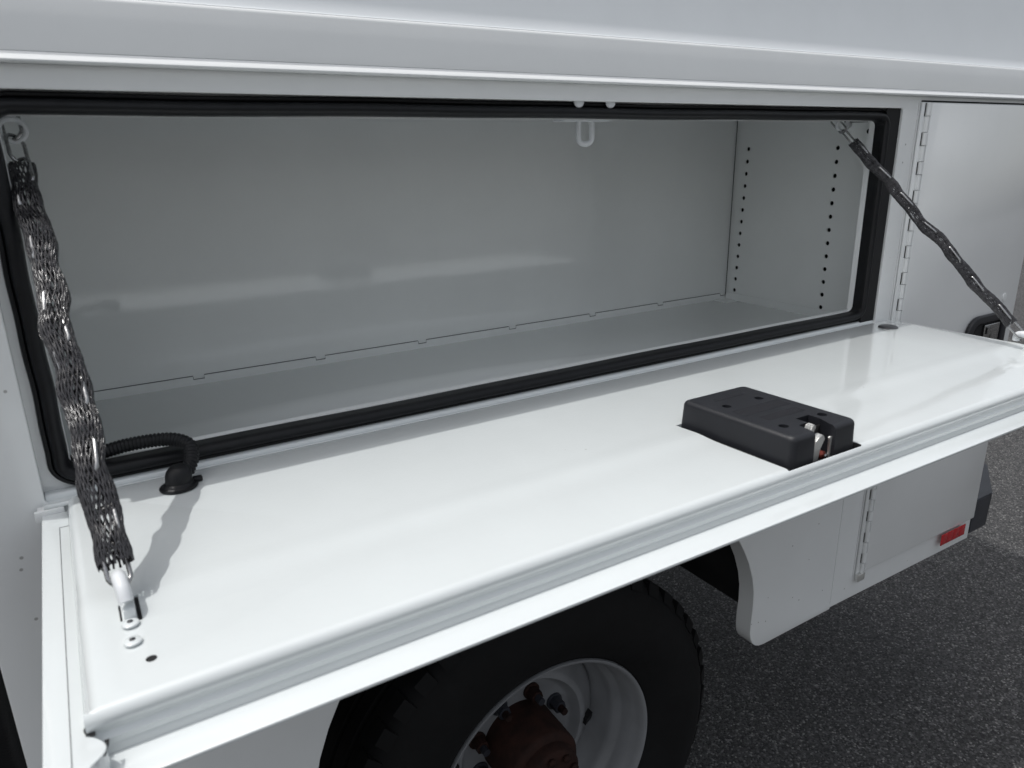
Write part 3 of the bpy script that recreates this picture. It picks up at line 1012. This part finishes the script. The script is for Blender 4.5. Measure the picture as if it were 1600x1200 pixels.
# gusset beside the right chain
bm = bmesh.new()
g = [(0.020, 0.352), (0.128, 0.352), (0.110, 0.338), (0.020, 0.225)]
a = [bm.verts.new((1.2650, y, z)) for y, z in g]
b = [bm.verts.new((1.2680, y, z)) for y, z in g]
bm.faces.new(a); bm.faces.new(b[::-1])
for i in range(4):
    j = (i + 1) % 4
    bm.faces.new((a[i], b[i], b[j], a[j]))
gus = link('corner_gusset', from_bm(bm), M_INT, ROOT, smooth=False)
bm = bmesh.new(); cyl_bm(bm, (1.2640, 0.045, 0.3190), (1, 0, 0), 0.0042, 0.0012, 14)
link('gusset_hole', from_bm(bm), M_DARK, gus)
link('light_switch', box_mesh(1.2000, 1.2380, 0.030, 0.050, 0.3330, 0.3480, 0.001), M_PLAST, ROOT)

# ------------------------------------------------------------------ tall rear compartment door with piano hinge
rd = link('rear_compartment_door', box_mesh(1.3180, 1.7270, -0.0290, -0.0215, -0.5250, 0.3615, 0.0018, 3), paint("white_rear_door_paint", rough=0.3, coat=1.0, coat_rough=0.03, wave=0.6, coat_ior=1.6), ROOT)
link('hinge_leaf', box_mesh(1.2975, 1.3175, -0.0236, -0.0212, -0.5420, 0.3625, 0.0006), M_PAINT, rd)
base_me = None
pz = 0.3615
k = 0
while pz > -0.53:
    if k % 2 == 0:
        h, off, r = 0.0215, 0.0, 0.0038
    else:
        h, off, r = 0.0255, 0.0002, 0.0040
    if base_me is None or k < 2:
        bm = bmesh.new()
        add_tube(bm, [Vector((0, 0, 0)), Vector((0, 0, -h + 0.0012))], r, 12)
        if k % 2 == 0:
            add_box(bm, -0.0002, 0.0050, -0.0035, 0.0000, -h + 0.0012, 0)
        me_ = smooth_angle(from_bm(bm))
        if k == 0: base_me = me_
        else: odd_me = me_
    o = bpy.data.objects.new('hinge_knuckle', base_me if k % 2 == 0 else odd_me)
    if k < 2:
        o.data.materials.append(M_PAINT)
        for p in o.data.polygons: p.use_smooth = True
    COL.objects.link(o)
    o.parent = rd
    o.location = (1.3125 if k % 2 == 0 else 1.3120, -0.0255, pz)
    if k % 2 == 0:
        sl_ = link('knuckle_slot', box_mesh(1.3062, 1.3082, -0.0242, -0.0230, pz - h + 0.0005, pz), M_DARK, rd)
    pz -= h
    k += 1

# recessed handle
hx0, hx1, hz0, hz1 = 1.5400, 1.6870, -0.1500, -0.0330
bez = link('handle_bezel', plate([rrect(hx0, hx1, hz0, hz1, (0.02, 0.012, 0.010, 0.040), 8), rrect(hx0 + 0.018, hx1 - 0.018, hz0 + 0.018, hz1 - 0.016, (0.01, 0.005, 0.004, 0.026), 8)], 0.0090, 0.0030, 'xz', -0.0390, 3), M_PLAST, rd)
link('handle_recess', box_mesh(hx0 + 0.012, hx1 - 0.012, -0.0312, -0.0300, hz0 + 0.012, hz1 - 0.012), M_DARK, bez)
link('handle_paddle', box_mesh(1.6060, 1.6630, -0.0370, -0.0314, -0.1200, -0.0540, 0.0022, 3), M_ZINC, bez)
bm = bmesh.new()
add_tube(bm, [Vector((1.6120, -0.0400, -0.0580)), Vector((1.6120, -0.0400, -0.0720))], 0.0055, 14)
add_box(bm, 1.6280, 1.6310, -0.0385, -0.0372, -0.110, -0.068)
link('handle_pin', smooth_angle(from_bm(bm)), M_ZINC, bez)
bm = bmesh.new()
add_tube(bm, [Vector((1.6760, -0.0292, -0.0060)), Vector((1.6760, -0.0302, -0.0060)), Vector((1.6760, -0.0308, -0.0060))], lambda i: (0.0085, 0.0080, 0.005)[i], 24)
link('blind_plug', smooth_angle(from_bm(bm)), M_PAINT, rd)
# lower hinge end block
link('hinge_stop', box_mesh(1.2960, 1.3190, -0.0300, -0.0238, -0.5440, -0.5280, 0.001), M_STEEL, rd)

# conspicuity reflector
bm = bmesh.new()
for i in range(4):
    a = 1.5950 + i * 0.0242
    bm2 = box_mesh(a, a + 0.0236, -0.0310, -0.0292, -0.5560, -0.5290, 0.0006)
    if i == 0:
        refl = link('reflector', bm2, M_RED, ROOT)
    else:
        link('reflector_cell', bm2, M_RED, refl)
bm.free()
for o in [refl] + list(refl.children):
    for v in o.data.vertices:
        v.co.y += 0.0085 if False else 0.0

# rear bumper
bm = bmesh.new()
pts = [(1.7345, -0.0205), (1.8160, -0.0195), (1.9770, 0.0740), (1.9770, 1.86), (1.7345, 1.86)]
lo = [bm.verts.new((x, y, -0.5740)) for x, y in pts]
lo[1].co.x -= 0.006
hi = [bm.verts.new((x, y, -0.4900)) for x, y in pts]
bm.faces.new(lo[::-1]); bm.faces.new(hi)
for i in range(5):
    j = (i + 1) % 5
    bm.faces.new((lo[i], lo[j], hi[j], hi[i]))
bmesh.ops.bevel(bm, geom=list(bm.edges), offset=0.002, segments=2, affect='EDGES')
link('rear_bumper', smooth_angle(from_bm(bm)), M_BUMP, ROOT)
bm = bmesh.new()
add_tube(bm, catmull([(1.7345, 0.02, -0.02), (1.775, 0.02, -0.03), (1.785, 0.02, -0.06), (1.785, 0.02, -0.20), (1.775, 0.02, -0.23), (1.7345, 0.02, -0.24)], 6), 0.011, 12)
link('grab_handle', smooth_angle(from_bm(bm)), M_PLAST, ROOT)

# ------------------------------------------------------------------ rear wheel
WX, WZ, WY = 0.6080, -0.7300, 0.0600
def tyre(y0):
    prof_ = [(0.2120, y0 + 0.004), (0.2200, y0 - 0.002), (0.2350, y0 - 0.014), (0.2650, y0 - 0.028), (0.2950, y0 - 0.033), (0.3250, y0 - 0.028), (0.3450, y0 - 0.016), (0.3560, y0 - 0.006),
             (0.3640, y0 + 0.006), (0.3680, y0 + 0.025), (0.3690, y0 + 0.045), (0.3600, y0 + 0.047), (0.3600, y0 + 0.055), (0.3695, y0 + 0.057), (0.3700, y0 + 0.085), (0.3610, y0 + 0.087), (0.3610, y0 + 0.095), (0.3700, y0 + 0.097),
             (0.3695, y0 + 0.130), (0.3600, y0 + 0.132), (0.3600, y0 + 0.140), (0.3680, y0 + 0.142), (0.3640, y0 + 0.175), (0.3500, y0 + 0.195), (0.3100, y0 + 0.210), (0.2600, y0 + 0.205), (0.2120, y0 + 0.180)]
    return lathe_y(prof_, WX, WZ, 96)
ty = link('tyre', tyre(WY + 0.004), M_RUBBER, ROOT)
bm = bmesh.new()
for k in range(48):                      # shoulder blocks
    a = 2 * math.pi * k / 48
    c, s = math.cos(a), math.sin(a)
    vs = add_box(bm, -0.014, 0.014, WY - 0.008, WY + 0.030, 0.352, 0.3712)
    for v in vs:
        x, y, z = v.co
        if z > 0.36 and y < WY: y += 0.012
        v.co = Vector((WX + x * c + z * s, y, WZ - x * s + z * c))
tr = from_bm(bm)
link('tread', tr, M_RUBBER, ty, smooth=False)
link('tyre', tyre(WY + 0.29), M_RUBBER, ROOT)
rim_p = [(0.2080, WY + 0.012), (0.2165, WY + 0.006), (0.2190, WY + 0.001), (0.2175, WY - 0.003), (0.2140, WY - 0.003), (0.2105, WY + 0.001), (0.2085, WY + 0.010), (0.2050, WY + 0.020),
         (0.2000, WY + 0.032), (0.1990, WY + 0.045), (0.1970, WY + 0.052), (0.1900, WY + 0.060), (0.1870, WY + 0.072), (0.1860, WY + 0.090), (0.1800, WY + 0.100), (0.1790, WY + 0.126),
         (0.1775, WY + 0.128)]
disc_p = [(0.1775, WY + 0.126), (0.1760, WY + 0.118), (0.1720, WY + 0.112), (0.1620, WY + 0.106), (0.1500, WY + 0.098), (0.1420, WY + 0.090), (0.1360, WY + 0.086), (0.1280, WY + 0.086), (0.1240, WY + 0.092),
          (0.1180, WY + 0.104), (0.1120, WY + 0.108), (0.0700, WY + 0.108), (0.0600, WY + 0.108)]
rim = link('wheel_rim', lathe_y(rim_p, WX, WZ, 96), M_WHEEL, ROOT)
def disc():
    me = lathe_y(disc_p, WX, WZ, 96)
    return me
dsk = link('wheel_disc', disc(), M_WHEEL, rim)
for k in range(4):
    a = math.radians(90 - 8 - 90 * k)
    bm = bmesh.new()
    for sgn in (1,):
        c, s = math.cos(a), math.sin(a)
        vs = add_box(bm, -0.0052, 0.0052, WY + 0.078, WY + 0.112, 0.1370, 0.1640)
        for v in vs:
            x, y, z = v.co
            v.co = Vector((WX + x * s + z * c, y + (z - 0.137) * 0.55, WZ - x * c + z * s))
    link('hand_hole', from_bm(bm), M_DARK, rim, smooth=False)
for k in range(8):
    a = math.radians(90 - 20 - 45 * k)
    cx, cz = WX + 0.0900 * math.cos(a), WZ + 0.0900 * math.sin(a)
    bm = bmesh.new()
    cyl_bm(bm, (cx, WY + 0.108, cz), (0, -1, 0), 0.0165, 0.004, 20)
    cyl_bm(bm, (cx, WY + 0.104, cz), (0, -1, 0), 0.0125, 0.019, 6)
    nut = link('lug_nut', smooth_angle(from_bm(bm)), M_RUST if k % 3 == 0 else M_BUMP, rim)
    bm = bmesh.new()
    cyl_bm(bm, (cx, WY + 0.085, cz), (0, -1, 0), 0.0070, 0.014, 12)
    link('wheel_stud', smooth_angle(from_bm(bm)), M_RUST if k % 2 else M_BUMP, rim)
link('axle_hub', lathe_y([(0.0001, WY - 0.012), (0.050, WY - 0.012), (0.054, WY - 0.008), (0.056, WY + 0.010), (0.066, WY + 0.014), (0.070, WY + 0.020), (0.072, WY + 0.108)], WX, WZ, 48), M_RUST, rim)
for k in range(8):
    a = math.radians(45 * k + 10)
    bm = bmesh.new()
    cyl_bm(bm, (WX + 0.041 * math.cos(a), WY - 0.012, WZ + 0.041 * math.sin(a)), (0, -1, 0), 0.0070, 0.007, 6)
    link('hub_bolt', smooth_angle(from_bm(bm)), M_RUST, rim)

# wheel well liner
bm = bmesh.new()
ring = []
for k in range(33):
    a = math.pi * k / 32
    ring.append((WX + 0.455 * math.cos(a), -0.56 + 0.38 * math.sin(a)))
ra = [bm.verts.new((x, 0.018, z)) for x, z in ring]
rb = [bm.verts.new((x, 0.75, z)) for x, z in ring]
for i in range(32):
    bm.faces.new((ra[i], ra[i + 1], rb[i + 1], rb[i]))
bm.faces.new(rb)
link('wheel_well_liner', from_bm(bm), M_UNDER, ROOT)
bm = bmesh.new()
add_box(bm, -0.07, 1.72, 0.80, 1.10, -0.60, -0.40)
add_box(bm, 0.50, 0.72, 0.30, 1.85, -0.80, -0.66)
link('chassis_rail', from_bm(bm), M_UNDER, ROOT, smooth=False)
